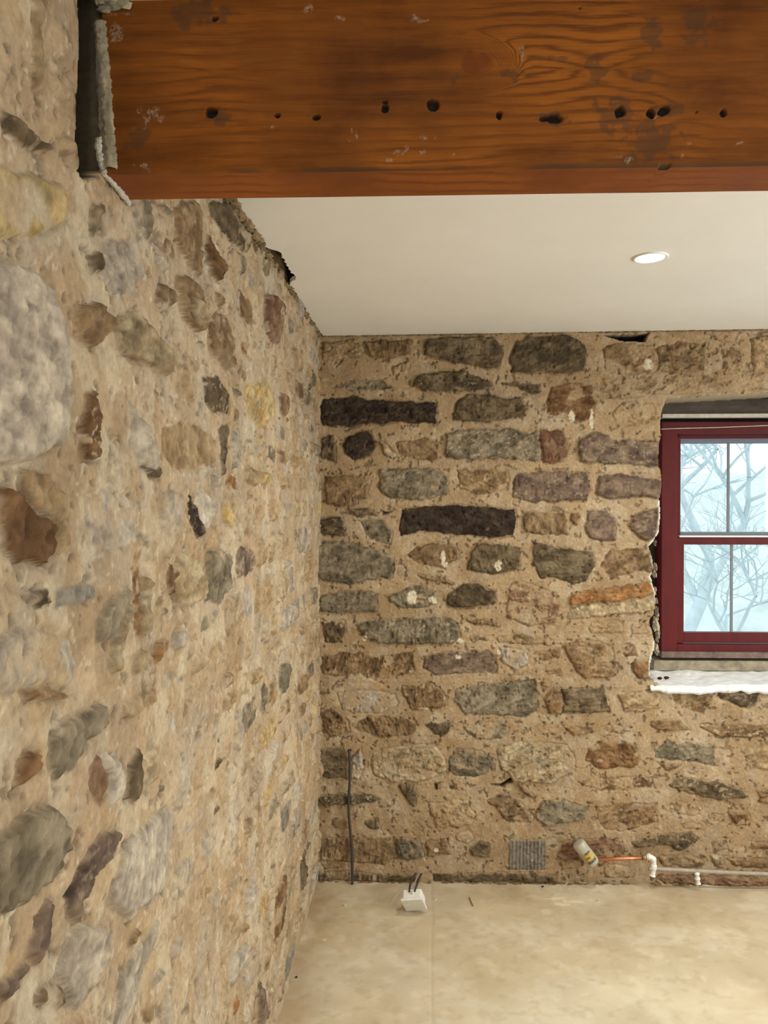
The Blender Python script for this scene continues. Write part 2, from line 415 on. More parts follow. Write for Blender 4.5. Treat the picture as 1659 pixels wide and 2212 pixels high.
def fillers(occ_u, occ_v, OCC, u0, u1, v0, v1, kinds, hmin, hmax, wmin, wmax, seed, smear=(.2, .6)):
    """courses of further rubble stones wherever no stone lies yet"""
    rs = random.Random(seed); out = []; v = v0
    def occ(u, v):
        i = np.searchsorted(occ_u, u); j = np.searchsorted(occ_v, v)
        return OCC[min(j, len(occ_v)-1), min(i, len(occ_u)-1)]
    while v < v1:
        h = rs.uniform(hmin, hmax); u = u0 + rs.uniform(-wmax, 0)
        while u < u1:
            wd = rs.uniform(wmin, wmax); g = .014
            cu = u+wd/2; cv = v+h/2; P = []
            n = 10
            for k in range(n):
                a = 2*math.pi*k/n + rs.uniform(-.2, .2); c, s = math.cos(a), math.sin(a); e = .55
                P.append((cu + (wd/2-g)*math.copysign(abs(c)**e, c)*rs.uniform(.85, 1), cv + (h/2-g)*math.copysign(abs(s)**e, s)*rs.uniform(.8, 1)))
            if not any(occ(*p) for p in P+[(cu, cv), (cu-wd/4, cv), (cu+wd/4, cv)]):
                out.append((rs.choice(kinds), rs.uniform(*smear), P))
            u += wd
        v += h
    return out
def stone_field(us, vs, stones, mortar, seed, relief=1.0, fill=None, mottle=.35):
    U, V = np.meshgrid(us, vs)
    mort = np.array(s2l(mortar[0])); mort2 = np.array(s2l(mortar[1]))
    Hh = (fbm(U*3.1, V*3.1, seed, 3)-.5)*.030 + (fbm(U*22, V*22, seed+5, 3)-.5)*.007 + (fbm(U*110, V*110, seed+9, 3)-.5)*.0034
    t = sst(.3, .7, fbm(U*5, V*6, seed+20, 4))[..., None]
    C = mort*(1-t)+mort2*t
    C *= (1 + .35*(fbm(U*60, V*60, seed+31, 3)-.5))[..., None]
    wu = (fbm(U*34, V*34, seed+41, 5)-.5)*.026; wv = (fbm(U*34, V*34, seed+51, 5)-.5)*.022
    N1 = fbm(U*26, V*34, seed+61, 4); N2 = fbm(U*75, V*75, seed+71, 4); N3 = fbm(U*14, V*18, seed+81, 4)
    LC = fbm(U*70, V*100, seed+88, 4)
    for (thr, cl, sc, k_, am) in ((.60, (176, 166, 148), 9, 301, .6), (.62, (182, 152, 106), 11, 311, .55), (.60, (212, 200, 172), 16, 321, .6), (.62, (140, 118, 90), 13, 331, .5)):  # mottled tones; the cream one paints glints into the colour
        m_ = sst(thr-.04, thr+.05, fbm(U*sc, V*sc*.8, seed+k_, 5))[..., None]*am*mottle
        C = C*(1-m_) + np.array(s2l(cl))*m_
    # trowel drags and torn lips of the pointing
    rg = np.abs(fbm(U*9, V*13, seed+341, 4)-.5); pt = sst(.50, .60, fbm(U*4, V*4, seed+345, 3))
    Hh -= .004*np.exp(-(rg/.008)**2)*pt
    pit = sst(.67, .74, fbm(U*55, V*60, seed+351, 3)); Hh -= .005*pit; C = C*(1-.4*pit[..., None])
    pw = sst(.70, .78, fbm(U*80, V*70, seed+361, 3))[..., None]*(.75*mottle-.08); C = C*(1-pw)+np.array(s2l((226, 214, 188)))*pw  # pale specks: highlights painted into the mortar colour
    OCC = np.zeros(U.shape, bool)
    def stamp(st, rs):
        kind, sm, P = st
        a = np.array(P); m = .03
        i0, i1 = np.searchsorted(us, [a[:, 0].min()-m, a[:, 0].max()+m]); j0, j1 = np.searchsorted(vs, [a[:, 1].min()-m, a[:, 1].max()+m])
        if i1-i0 < 2 or j1-j0 < 2: return
        s_ = (slice(j0, j1), slice(i0, i1))
        flat = kind == 'C'
        k = .35 if (flat or kind == 'H') else 1.0
        sd = sdpoly(U[s_]+wu[s_]*k, V[s_]+wv[s_]*k, P)
        mask = sst(-.0015, .0025, sd)
        OCC[s_] |= sd > -.012
        A, B = (np.array(s2l(c)) for c in PAL[kind])
        tone = rs.uniform(.88, 1.14); A = A*tone; B = B*tone
        q = sst(.32, .68, N1[s_])[..., None]; c = A*(1-q)+B*q
        th = rs.uniform(-.5, .5) + (math.pi/2 if rs.random() < .25 else 0); ct, st_ = math.cos(th), math.sin(th); o1 = rs.uniform(0, 50)
        ua = U[s_]*ct+V[s_]*st_; va = -U[s_]*st_+V[s_]*ct
        SN = fbm(ua*30+o1, va*110+o1, seed+91, 4); MN = fbm(ua*22-o1, va*34+o1, seed+95, 4)
        c = c*(.20+.80*N2[s_]+.80*SN)[..., None]
        dk = sst(.54, .66, MN)[..., None]*rs.uniform(.2, .55)*(kind not in 'CH'); c = c*(1-dk)+c*.45*dk
        lt = sst(.46, .36, MN)[..., None]*rs.uniform(.0, .5)*(kind not in 'CHK'); c = c*(1-lt)+(c*.5+np.array(s2l((176, 160, 130)))*.5)*lt
        # lime smears and pale chips
        smr = sst(.74-.52*sm, .80-.42*sm, .6*N3[s_]+.4*N1[::-1, ::-1][s_])*min(1, sm*3)*.85
        chip = sst(.66, .74, LC[s_])*(rs.uniform(.2, .7) if rs.random() < .3 else rs.uniform(0, .12))*(kind not in 'HC')
        lime = np.array(s2l((198, 180, 148)))
        c = c*(1-chip[..., None]) + lime*chip[..., None]
        c = c*(1-smr[..., None]) + C[s_]*1.03*smr[..., None]
        C[s_] = C[s_]*(1-mask[..., None]) + c*mask[..., None]
        if kind == 'H': Hh[s_] = Hh[s_] - .05*mask; return
        bul = (rs.uniform(.007, .017) if rs.random() < .72 else rs.uniform(-.005, .003))*relief*(1-.5*sm)
        edge = rs.uniform(.006, .016)
        tt = np.clip(sd/edge, 0, 1); prof = np.sqrt(1-(1-tt)**2)
        tu, tv = rs.uniform(-.05, .05), rs.uniform(-.06, .08); cu, cv = a.mean(0)
        hh = bul*prof + ((N2[s_]-.5)*.006 + (N1[s_]-.5)*.010 + (SN-.5)*.008)*mask*relief*(.4 if kind in 'VPY' else 1) + ((U[s_]-cu)*tu+(V[s_]-cv)*tv)*mask
        crease = -np.exp(-((sd+.0005)/.0034)**2)*.0075*(1-sm*.6)*sst(.25, .6, N3[s_]*.7+.3*N2[s_])
        if flat: hh = .003*mask + .0022*np.sin((U[s_]-cu)*420+N1[s_]*3)*mask; crease = crease*.6
        Hh[s_] = Hh[s_] + hh*(1-.6*smr) + crease
    rs = random.Random(seed)
    for st in stones: stamp(st, rs)
    if fill:
        for a_ in fill:
            for st in fillers(us, vs, OCC, *a_): stamp(st, rs)
    return U, V, Hh, C
def grid_mesh(name, P, C, keepc, matl, back=None, backcol=None, parent=None):
    """P (nv,nu,3) points, keepc (nv-1,nu-1) cells; back: vector pushed for reveals at hole edges"""
    nv, nu = P.shape[:2]; idx = np.arange(nv*nu).reshape(nv, nu)
    q = np.stack([idx[:-1, :-1], idx[:-1, 1:], idx[1:, 1:], idx[1:, :-1]], -1)[keepc]
    V = P.reshape(-1, 3); CV = C.reshape(-1, 3)
    if back is not None:
        E = []
        k = keepc
        jj, ii = np.where(k[:, :-1] != k[:, 1:])          # vertical edges at column ii+1
        for j, i in zip(jj, ii): E.append((idx[j, i+1], idx[j+1, i+1]) if k[j, i] else (idx[j+1, i+1], idx[j, i+1]))
        jj, ii = np.where(k[:-1, :] != k[1:, :])
        for j, i in zip(jj, ii): E.append((idx[j+1, i+1], idx[j+1, i]) if k[j, i] else (idx[j+1, i], idx[j+1, i+1]))
        E = np.array(E)
        if len(E):
            n0 = len(V); layers = back if isinstance(back, list) else [back]
            prev = E
            uniq, inv = np.unique(E.ravel(), return_inverse=True); base = V[uniq]
            for li, b in enumerate(layers):
                V = np.concatenate([V, base + b]); CV = np.concatenate([CV, np.tile(np.array(backcol[li]), (len(uniq), 1))])
                cur = (n0 + inv).reshape(-1, 2); n0 += len(uniq)
                q = np.concatenate([q, np.stack([prev[:, 1], prev[:, 0], cur[:, 0], cur[:, 1]], -1)]); prev = cur
    used = np.unique(q); rm = -np.ones(len(V), np.int64); rm[used] = np.arange(len(used))
    return new_mesh(name, V[used], rm[q], matl, parent, col=CV[used])
# ================================================================== FAR WALL
us = np.concatenate([np.arange(-.01, 2.06, .003), np.arange(2.07, XR-XL+.05, .015)])
vs = np.arange(-.02, 2.46, .0034)
far = parse(FAR, fuv)
U, V, H, C = stone_field(us, vs, far, ((174, 150, 116), (161, 136, 102)), 3,
    fill=[(0, 2.0, .02, 2.3, 'BTTVG', .05, .10, .06, .2, 5, (.45, .8)), (1.98, 3.5, .02, 2.3, 'DGBPTK', .10, .16, .14, .36, 6, (.05, .4))])
# drilled hole for the cable
hu, hv = fuv(755, 1622); r_ = np.hypot(U-hu, V-hv); H -= .03*sst(.007, .004, r_); C = C*(1-.85*sst(.007, .005, r_))[..., None]
# white plaster splashes seen on some stones
for (x, y, rx, ry) in ((957, 1207, 5, 16), (962, 1220, 5, 7), (1075, 1222, 8, 11), (935, 1297, 9, 7), (890, 1290, 10, 14), (788, 1378, 6, 7), (996, 1384, 7, 5), (942, 1835, 6, 5),
                       (888, 1452, 5, 4), (990, 1420, 6, 5), (1080, 1408, 7, 6), (1235, 900, 6, 12), (1278, 905, 5, 18), (1400, 790, 10, 12), (918, 1530, 7, 3)):
    cu, cv = fuv(x, y); d = np.hypot((U-cu)/(rx*.00205), (V-cv)/(ry*.00205)) + (fbm(U*90, V*90, 77, 3)-.5)*.9
    m_ = sst(1.05, .85, d)[..., None]; C = C*(1-m_) + np.array(s2l((214, 202, 176)))*m_
OPEN = [(1440, 860), (1660, 848), (1880, 836), (1882, 1488), (1760, 1489), (1659, 1488), (1640, 1488), (1600, 1492), (1570, 1486), (1520, 1484), (1440, 1484), (1404, 1474), (1405, 1440), (1407, 1420), (1415, 1400), (1411, 1370), (1403, 1345),
        (1405, 1335), (1413, 1325), (1416, 1280), (1410, 1262), (1404, 1245), (1411, 1232), (1406, 1200), (1401, 1180), (1412, 1168), (1420, 1150), (1424, 1120), (1424, 1060), (1428, 1035), (1426, 1015), (1420, 1000),
        (1422, 960), (1428, 940), (1426, 915), (1429, 890), (1436, 870)]
OP = [fuv(*p) for p in OPEN]
uc = (us[:-1]+us[1:])/2; vc = (vs[:-1]+vs[1:])/2; UC, VC = np.meshgrid(uc, vc)
sdo = sdpoly(UC + (fbm(UC*60, VC*60, 5, 2)-.5)*.004, VC, OP)
sdv = sdpoly(U, V, OP)
lip = sst(-.012, -.001, sdv)*(1-sst(.0, .01, sdv)); H -= .004*lip
# bright plaster arris along the left jamb
jl = lip*sst(.50, .62, fbm(U*7, V*11, 91, 3))*(U < fuv(1440, 1100)[0])*(V < 1.62)
C = C*(1-jl[..., None]) + np.array(s2l((225, 220, 205)))*jl[..., None]
topm = H*0 + 1
P = FO + U[..., None]*EU + H[..., None]*EN; P[..., 2] = V
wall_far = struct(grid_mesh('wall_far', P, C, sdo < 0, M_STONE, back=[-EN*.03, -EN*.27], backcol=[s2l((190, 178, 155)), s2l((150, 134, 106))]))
# ================================================================== LEFT WALL
lu = [-2.62]
while lu[-1] < YC+.02:
    y = lu[-1]; lu.append(y + (.03 if y < .7 else .0032 if y < 1.4 else .0042 if y < 2.2 else .006))
lu = np.array(lu); lv = np.arange(-.02, 2.46, .0038)
left = parse(LEFT, luv)
U, V, H, C = stone_field(lu, lv, left, ((189, 168, 138), (176, 152, 120)), 103, relief=1.0, mottle=.65,
    fill=[(.85, 1.6, .02, 2.3, 'TTVLGT', .06, .13, .08, .2, 12, (.5, .85)), (1.5, 3.2, .02, 2.28, 'TBLVLTVTYGCT', .07, .13, .08, .24, 11, (.3, .75)), (1.2, 3.2, .02, 2.28, 'BTOVGLDL', .04, .07, .05, .12, 14, (.2, .7)), (1.3, 3.2, .02, 2.28, 'LTVBL', .03, .05, .04, .08, 15, (.2, .6)), (-2.5, .8, .02, 2.3, 'DGBPTV', .10, .16, .14, .36, 13, (.1, .6))])
SLOT = [luv(*p) for p in ((166, -60), (167, 120), (162, 300), (168, 372), (182, 392), (215, 385), (214, 372), (232, 372), (236, -60))]
uc = (lu[:-1]+lu[1:])/2; vc = (lv[:-1]+lv[1:])/2; UC, VC = np.meshgrid(uc, vc)
sds = sdpoly(UC, VC, SLOT); cellkeep = sds < 0
sdv = sdpoly(U, V, SLOT); H = H*(1-.8*sst(-.03, 0, sdv))
H = np.where((V > 2.05) & (U > 1.0) & (U < 1.25), np.minimum(H, .002), H)
P = np.stack([XL+H, U, V], -1)
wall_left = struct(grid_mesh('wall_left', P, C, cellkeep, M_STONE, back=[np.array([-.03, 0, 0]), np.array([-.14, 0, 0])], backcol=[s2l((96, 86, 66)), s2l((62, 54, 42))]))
# rubble at the back of the slot beside the beam
g = 60; yy = np.linspace(.94, 1.26, g); zz = np.linspace(2.0, 2.5, 2*g); Ug, Vg = np.meshgrid(yy, zz)
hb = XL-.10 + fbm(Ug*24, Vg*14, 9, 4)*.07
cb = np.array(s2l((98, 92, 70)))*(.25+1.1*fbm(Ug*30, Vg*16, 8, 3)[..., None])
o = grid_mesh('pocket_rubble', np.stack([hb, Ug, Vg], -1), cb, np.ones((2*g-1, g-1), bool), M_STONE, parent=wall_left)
# ================================================================== FLOOR
fx = np.concatenate([np.arange(XL-.1, 1.75, .006), np.arange(1.76, XR+.1, .03)])
fy = np.concatenate([np.arange(YB-.05, 1.9, .03), np.arange(1.91, 3.5, .006)])
U, V = np.meshgrid(fx, fy)
n1 = sst(.3, .7, fbm(U*1.7, V*1.7, 201, 4))[..., None]; n2 = fbm(U*9, V*9, 205, 4)[..., None]
C = (np.array(s2l((212, 200, 172)))*(1-n1) + np.array(s2l((200, 184, 152)))*n1)*(.86+.28*n2)
for (thr, cl, sc, am) in ((.56, (224, 216, 196), 3.2, .55), (.60, (176, 154, 116), 4.5, .45), (.64, (230, 222, 204), 22, .5), (.66, (160, 136, 100), 30, .45)):
    m_ = sst(thr-.14, thr+.10, fbm(U*sc, V*sc*1.2, 250+int(sc), 5))[..., None]*am*.55; C = C*(1-m_)+np.array(s2l(cl))*m_
far_brown = (sst(.55, .0, (YC+SL*(U-XL)-V)) * sst(.35, .7, fbm(U*6, V*6, 210, 4)))[..., None]  # floor browner in patches towards the far wall
C = C*(1-.45*far_brown) + np.array(s2l((150, 122, 84)))*.45*far_brown
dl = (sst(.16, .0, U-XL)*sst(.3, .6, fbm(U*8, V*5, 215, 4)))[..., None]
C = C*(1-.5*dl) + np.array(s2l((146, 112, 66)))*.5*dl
Z = TILT*(U-XL) + (fbm(U*4, V*4, 220, 3)-.5)*.004
for (px, py, rx, ry) in ((1205, 1945, .03, .012), (1235, 1952, .05, .010), (1215, 1958, .035, .012), (1190, 1946, .03, .006), (1290, 1950, .006, .01), (745, 1957, .008, .01), (940, 1946, .006, .008), (700, 2032, .008, .01), (1520, 2120, .01, .02)):
    c = hit(px, py, (0, 0, 1), 0); d = np.hypot((U-c[0])/rx, (V-c[1])/ry) + (fbm(U*70, V*70, 33, 3)-.5)*1.3
    m_ = sst(1.0, .7, d)[..., None]*.8; C = C*(1-m_)+np.array(s2l((222, 208, 178)))*m_
c1 = hit(934, 2000, (0, 0, 1), 0)[0]
for sx in (c1,):
    d = np.abs(U-sx-.0015*np.sin(V*9)); m_ = sst(.0045, .002, d); Z -= .0012*m_; C = C*(1-.10*m_)[..., None]
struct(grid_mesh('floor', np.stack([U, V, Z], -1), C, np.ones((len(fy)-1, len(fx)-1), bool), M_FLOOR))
# ================================================================== CEILING (slab with a ragged left edge)
ys = np.concatenate([[YB-.1], np.arange(.9, 3.235, .006), [3.40]])
yh0 = luv(566, 548)[0]; yh1 = luv(608, 606)[0]
gap = .004 + .010*vn(ys*26, ys*0, 5) + .009*vn(ys*95, ys*0, 6) + .030*sst(yh0-.03, yh0+.05, ys)*sst(yh1+.08, yh1-.02, ys)
gap[0] = gap[-1] = .0
xs = [XR+.1]
V = []; Q = []
for i, y in enumerate(ys):
    a = XL+gap[i]; b = XR+.1
    for x in (a, b):
        V += [(x, y, ZC+z0(x)), (x, y, ZC+z0(x)+.014)]
    if i:
        k = 4*i; p = k-4
        Q += [(p, k, k+2, p+2), (p+1, p+3, k+3, k+1), (p, p+1, k+1, k), (p+2, k+2, k+3, p+3)]
Q += [(0, 2, 3, 1)]; k = 4*(len(ys)-1); Q += [(k, k+1, k+3, k+2)]
ceiling = struct(new_mesh('ceiling', V, Q, M_CEIL, smooth=False))
# torn plaster edge: crumbs along the ceiling junctions
def chunks(name, spots, col, jit=.4, matl=None):
    V = []; Q = []; CV = []
    for (p, s) in spots:
        bm = bmesh.new(); bmesh.ops.create_icosphere(bm, subdivisions=2, radius=1)
        sc = [s[0], s[1], s[2]]; n0 = len(V); ph = random.random()*9
        for v in bm.verts:
            k = 1 + jit*(math.sin(v.co.x*4+ph)*math.cos(v.co.y*5+ph*2)+.5*math.sin(v.co.z*9+ph*3))
            V.append((p[0]+v.co.x*sc[0]*k, p[1]+v.co.y*sc[1]*k, p[2]+v.co.z*sc[2]*k))
        t = random.uniform(.55, 1.15); CV += [[c*t for c in col]]*len(bm.verts)
        for f in bm.faces: Q.append(tuple(n0+v.index for v in f.verts))
        bm.free()
    return new_mesh(name, V, Q, matl or M_STONE, col=np.array(CV), smooth=False)
sp = []
for k in range(330):
    y = random.uniform(1.2, 3.22)
    if yh0-.02 < y < yh1+.10 and random.random() < .9: continue
    s = random.uniform(.003, .009)*(1.5 if y < 2.25 else 1.15)
    sp.append(((XL+random.uniform(.0, .010), y, ZC-random.uniform(-.002, .007)), (s, s*random.uniform(1, 2.4), s*.8)))
struct(chunks('trim_1', sp, s2l((150, 130, 96))))
sp = []
for k in range(420):
    u = random.uniform(.0, 2.2); q = fw(u, 0, random.uniform(.0, .006)); s = random.uniform(.002, .0055)
    sp.append(((q[0], q[1], ZC+z0(q[0])-random.uniform(0, .004)), (s*2.2, s, s*.7)))
struct(chunks('trim_2', sp, s2l((150, 132, 98))))
# crust of mortar where the walls meet the floor
sp = []
for k in range(150):
    u = random.uniform(0, 2.1); q = fw(u, 0, random.uniform(.0, .012)); s = random.uniform(.002, .006)
    sp.append(((q[0], q[1], z0(q[0])+s*.3), (s*2, s, s*.7)))
struct(chunks('trim_3', sp, s2l((146, 120, 84))))
# void above the ceiling, other walls of the room
bm = bmesh.new(); add_box(bm, (XL-.3, YB-.1, 2.46), (XR+.1, 3.5, 2.5)); bm_obj('void_boards', bm, M_DARK, ceiling)
def wall_panel(name, axis, pos, a0, a1, o0, o1, zb, zt, th):
    bm = bmesh.new()
    def bx(a, b, z, zz_):
        if axis == 'x': add_box(bm, (pos, a, z), (pos+th, b, zz_))
        else: add_box(bm, (a, pos-th, z), (b, pos, zz_))
    bx(a0, o0, -.05, 2.46); bx(o1, a1, -.05, 2.46); bx(o0, o1, -.05, zb); bx(o0, o1, zt, 2.46)
    return struct(bm_obj(name, bm, M_PLASTER))
wall_panel('wall_right', 'x', XR, YB-.1, 3.5, .7, 2.0, .6, 2.1, .2)
wall_panel('wall_rear', 'y', YB, XL-.3, XR+.2, .4, 2.2, .75, 2.15, .2)
for nm, pts in (('window_2_added', ((XR+.08, .7, .6), (XR+.13, 2.0, 2.1))), ('window_3_added', ((.4, YB-.13, .75), (2.2, YB-.08, 2.15)))):  # unseen windows added to go with the fill lights
    (x0, y0, z_0), (x1, y1, z_1) = pts; bm = bmesh.new()
    if nm == 'window_2_added':
        for a, b in ((y0, y0+.06), (y1-.06, y1), ((y0+y1)/2-.03, (y0+y1)/2+.03)): add_box(bm, (x0, a, z_0), (x1, b, z_1))
        for a, b in ((z_0, z_0+.06), (z_1-.06, z_1)): add_box(bm, (x0, y0+.06, a), (x1, y1-.06, b))
    else:
        for a, b in ((x0, x0+.06), (x1-.06, x1), ((x0+x1)/2-.03, (x0+x1)/2+.03)): add_box(bm, (a, y0, z_0), (b, y1, z_1))
        for a, b in ((z_0, z_0+.06), (z_1-.06, z_1)): add_box(bm, (x0+.06, y0, a), (x1-.06, y1, b))
    struct(bm_obj(nm, bm, M_FRAME))
bm = bmesh.new(); add_box(bm, (XL-.35, YB-.1, -.1), (XL-.2, 3.5, 2.5)); bm_obj('wall_core', bm, M_DARK, wall_left)
# ================================================================== WINDOW 1
WD = .25
def wb(bm, x0, y0, x1, y1, d0, d1, bev=.003, xr=None):
    """box from photo outline at depth d0 behind the wall face; d1 back face"""
    u0, zt = fuv(x0, y0, -d0); u1, zb = fuv(x1, y1, -d0)
    add_box(bm, (u0, d0, zb), (u1, d1, zt), lambda a, b, c: Vector(fw(a, c, -b)), bev)
win = struct(empty('window_1', fw(1.9, .9, -WD)))
def wpart(name, boxes, m, label=None, par=None, bev=.003):
    bm = bmesh.new()
    for b in boxes: wb(bm, *b, bev=bev)
    o = bm_obj(name, bm, m); keep(o, win)
    if label: o['label'] = label
    return o
XE = 1838
wpart('frame', [(1430, 911, 1462, 1422, .25, .36), (XE, 911, XE+32, 1422, .25, .36), (1462, 911, XE, 936, .25, .36), (1462, 1392, XE, 1422, .25, .36)], M_FRAME)
wpart('weathered_cill', [(1429, 1408, XE+34, 1424, .235, .30)], noisy(mat('peeling_cill', (.17, .12, .095), .8), 30, .4, 1.5, bump=.5), 'grey weathered cill with peeling paint')
bar = [(1461, 936, XE+2, 946, .30, .345), (1461, 936, 1470, 1162, .30, .345), (XE-8, 936, XE+2, 1162, .30, .345)]
wpart('upper_sash', bar, M_FRAME)
wpart('upper_sash_rail', [(1466, 943, XE-4, 957, .318, .345)], mat('blue_grey_rail', (.16, .18, .24), .6), 'blue-grey top rail of the upper sash')  # blue-grey strip along the top of the upper glass
wpart('upper_sash_rail', [(1461, 1149, XE+2, 1158, .315, .345)], M_SASHGREY, 'grey bottom rail of the upper sash')
wpart('lower_sash', [(1460, 1161, 1477, 1390, .265, .30), (XE-16, 1161, XE+2, 1390, .265, .30), (1477, 1161, XE-16, 1177, .265, .30), (1477, 1366, XE-16, 1390, .265, .30)], M_FRAME)
wpart('rail_highlight', [(1468, 1157, XE-6, 1161, .262, .30)], mat('highlight_white', (.75, .77, .78), .4), 'white strip standing for the highlight on the meeting rail', bev=.001)  # white strip puts the meeting rail's highlight into the colour
for x in (1571, 1671, 1771): wpart('muntin', [(x, 946, x+5, 1150, .33, .336)], M_SASHGREY, bev=.001)
for x in (1578, 1680, 1782): wpart('muntin', [(x, 1177, x+5, 1366, .28, .286)], M_SASHGREY, bev=.001)
wpart('glass_pane', [(1468, 944, XE-4, 1152, .338, .342)], M_GLASS, bev=0)
wpart('glass_pane', [(1475, 1175, XE-14, 1368, .288, .292)], M_GLASS, bev=0)
bm = bmesh.new(); tube(bm, smooth_path([fpt(1428, 927, -.246), fpt(1480, 925, -.246), fpt(1560, 923, -.245), fpt(1660, 919, -.246), fpt(1860, 912, -.246)], 12), .0022, 8)
keep(bm_obj('sealant_bead', bm, M_LIME, smooth=True), win)
# masonry around the frame, parts of the far wall
def fpart(name, boxes, m, bev=.004):
    bm = bmesh.new()
    for b in boxes: wb(bm, *b, bev=bev)
    return bm_obj(name, bm, m, wall_far)
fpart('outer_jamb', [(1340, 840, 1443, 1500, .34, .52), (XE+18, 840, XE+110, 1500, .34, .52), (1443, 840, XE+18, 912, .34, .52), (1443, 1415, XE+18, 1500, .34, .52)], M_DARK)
fpart('lintel', [(1425, 862, XE+60, 899, .19, .50)], M_LINTEL)
fpart('lintel_edge', [(1431, 894, XE+60, 900, .186, .22)], M_LIME, .002)
fpart('under_cill_stone', [(1412, 1427, XE+60, 1452, .235, .50)], noisy(mat('cill_stone', (.30, .25, .17), .85), 25, .5, 1.4, bump=.6))
# plaster remains in the gap beside the frame
sp = []
for (x, y, k) in [(1418+random.uniform(-3, 4), 1300+14*j+random.uniform(-6, 6), random.uniform(.008, .02)) for j in range(9)] + [(1416+random.uniform(-3, 3), y, random.uniform(.006, .012)) for y in (1172, 1225, 1240, 1275)] if True else [(1419+random.uniform(-3, 4), y, random.uniform(.006, .011)) for y in range(1292, 1415, 7)] + [(1418+random.uniform(-3, 3), y, random.uniform(.005, .01)) for y in range(1165, 1290, 16)]:
    q = fpt(x, y, -.24); sp.append((q, (k*.6, .02, k*1.6)))
o = chunks('jamb_plaster', sp, s2l((186, 174, 150))); o.parent = wall_far
# sill
g1 = np.arange(-.0, .98, .006); g2 = np.linspace(-.016, .26, 44)
u0 = fuv(1404, 1475)[0]; zs = fuv(1500, 1480)[1]
U, D = np.meshgrid(g1, g2)
Z = zs + (fbm(U*9, D*9, 301, 4)-.5)*.022 + (fbm(U*40, D*40, 305, 3)-.5)*.007 + .01*sst(.1, .25, D)
edge = (vn(U*14, D*0+3, 8)-.5)*.016 + (vn(U*90, D*0+3, 9)-.5)*.007
Dd = D + edge*(1-sst(-.016, .06, D)); Z = Z - .012*sst(.004, -.016, D)
P = FO + (u0+U)[..., None]*EU - Dd[..., None]*EN; P[..., 2] = Z
cc = np.ones(P.shape)*np.array([.86, .88, .88]); ck = sst(.86, .9, fbm(U*12+3, D*30, 311, 4))[..., None]; cc = cc*(1-ck*.35)
M_SILL2 = noisy(mat('white_sill', rough=.5), 14, .9, 1.03, bump=.5, bscale=40, attr='Col')
# solid: add front apron and underside
Pb = P.copy(); Pb[..., 2] -= .012 + .012*vn(U*30, D*4, 4)
nv_, nu_ = U.shape; idx = np.arange(nv_*nu_).reshape(nv_, nu_); n = nv_*nu_
q = np.stack([idx[:-1, :-1], idx[:-1, 1:], idx[1:, 1:], idx[1:, :-1]], -1).reshape(-1, 4)
e = np.stack([idx[0, :-1], idx[0, :-1]+n, idx[0, 1:]+n, idx[0, 1:]], -1); e2 = np.stack([idx[:-1, 0], idx[1:, 0], idx[1:, 0]+n, idx[:-1, 0]+n], -1)
q = np.concatenate([q, q[:, ::-1]+n, e, e2])
o = new_mesh('window_sill', np.concatenate([P.reshape(-1, 3), Pb.reshape(-1, 3)]), q, M_SILL2, col=np.concatenate([cc.reshape(-1, 3)]*2)); keep(o, win)
o['label'] = 'rough white plastered window sill'
sp = [(fpt(x, y, -.12), (.010, .012, .006)) for x, y in ((1425, 1466), (1440, 1464), (1455, 1468))]
o = chunks('sill_debris', sp, s2l((90, 60, 48))); o.parent = wall_far
# ================================================================== BEAM
BS = .047; BDIR = np.array([1, BS, 0])/math.hypot(1, BS); BN = np.array([BDIR[1], -BDIR[0], 0])
BO = np.array([XL, 1.069, 0.0]); BTH = .100; ZB = 2.071; BTILT = .0085
def buv(x, y):
    p = hit(x, y, BN, BO @ BN); u = (p-BO) @ BDIR; return u, p[2]
bu = np.concatenate([np.arange(.004, 1.12, .0016), np.arange(1.125, 3.52, .012)])
bh = .262
bv = np.concatenate([[0], np.arange(.004, bh, .0016)])
U, V = np.meshgrid(bu, bv)
Zw = ZB + BTILT*U + V
Hb = (fbm(U*5, V*9, 401, 3)-.5)*.004 + (fbm(U*25, V*120, 405, 3)-.5)*.0009
# chamfer at the lower edge, worn
ch = .006+.003*vn(U*7, V*0, 7); Hb -= np.clip(ch-V, 0, 1)*.8
# grain coordinate with knots
G = V*1.0 + (fbm(U*1.3, V*5, 411, 3)-.5)*.05
knots = [(1010, 140, .042, .016), (1290, 150, .05, .022), (1480, 225, .035, .02), (760, 200, .05, .014), (470, 155, .06, .01), (1590, 180, .05, .012)]
for (x, y, s, a) in knots:
    ku, kz = buv(x, y); kv = kz-ZB-BTILT*ku; du = (U-ku)/s; dv = (V-kv)
    G = G + np.sign(dv)*a*np.exp(-du**2)*np.exp(-np.abs(dv)/.035)*1.2
ku, kz = buv(1022, 140); du = (U-ku)*.75; dv = V-(kz-ZB-BTILT*ku); d_ = np.hypot(du, dv*1.25)+(fbm(U*30, V*30, 471, 3)-.5)*.008; w_ = np.exp(-(d_/.040)**4); G = G*(1-w_)+(.30+d_*1.5)*w_
knotm = np.zeros(U.shape)
stain = np.zeros(U.shape); hole = np.zeros(U.shape); pale = np.zeros(U.shape)
wob = (fbm(U*90, V*90, 421, 3)-.5)
def blob(x, y, rx, ry, rot=0, k=1.2):
    cu, cz = buv(x, y); a = U-cu; b = (Zw-cz); c, s = math.cos(rot), math.sin(rot)
    d = np.hypot((a*c+b*s)/(rx/1540), (-a*s+b*c)/(ry/1540)) + wob*k
    return sst(1.15, .75, d)
for q_ in ((1024, 138, 34, 26),): knotm = np.maximum(knotm, blob(*q_))
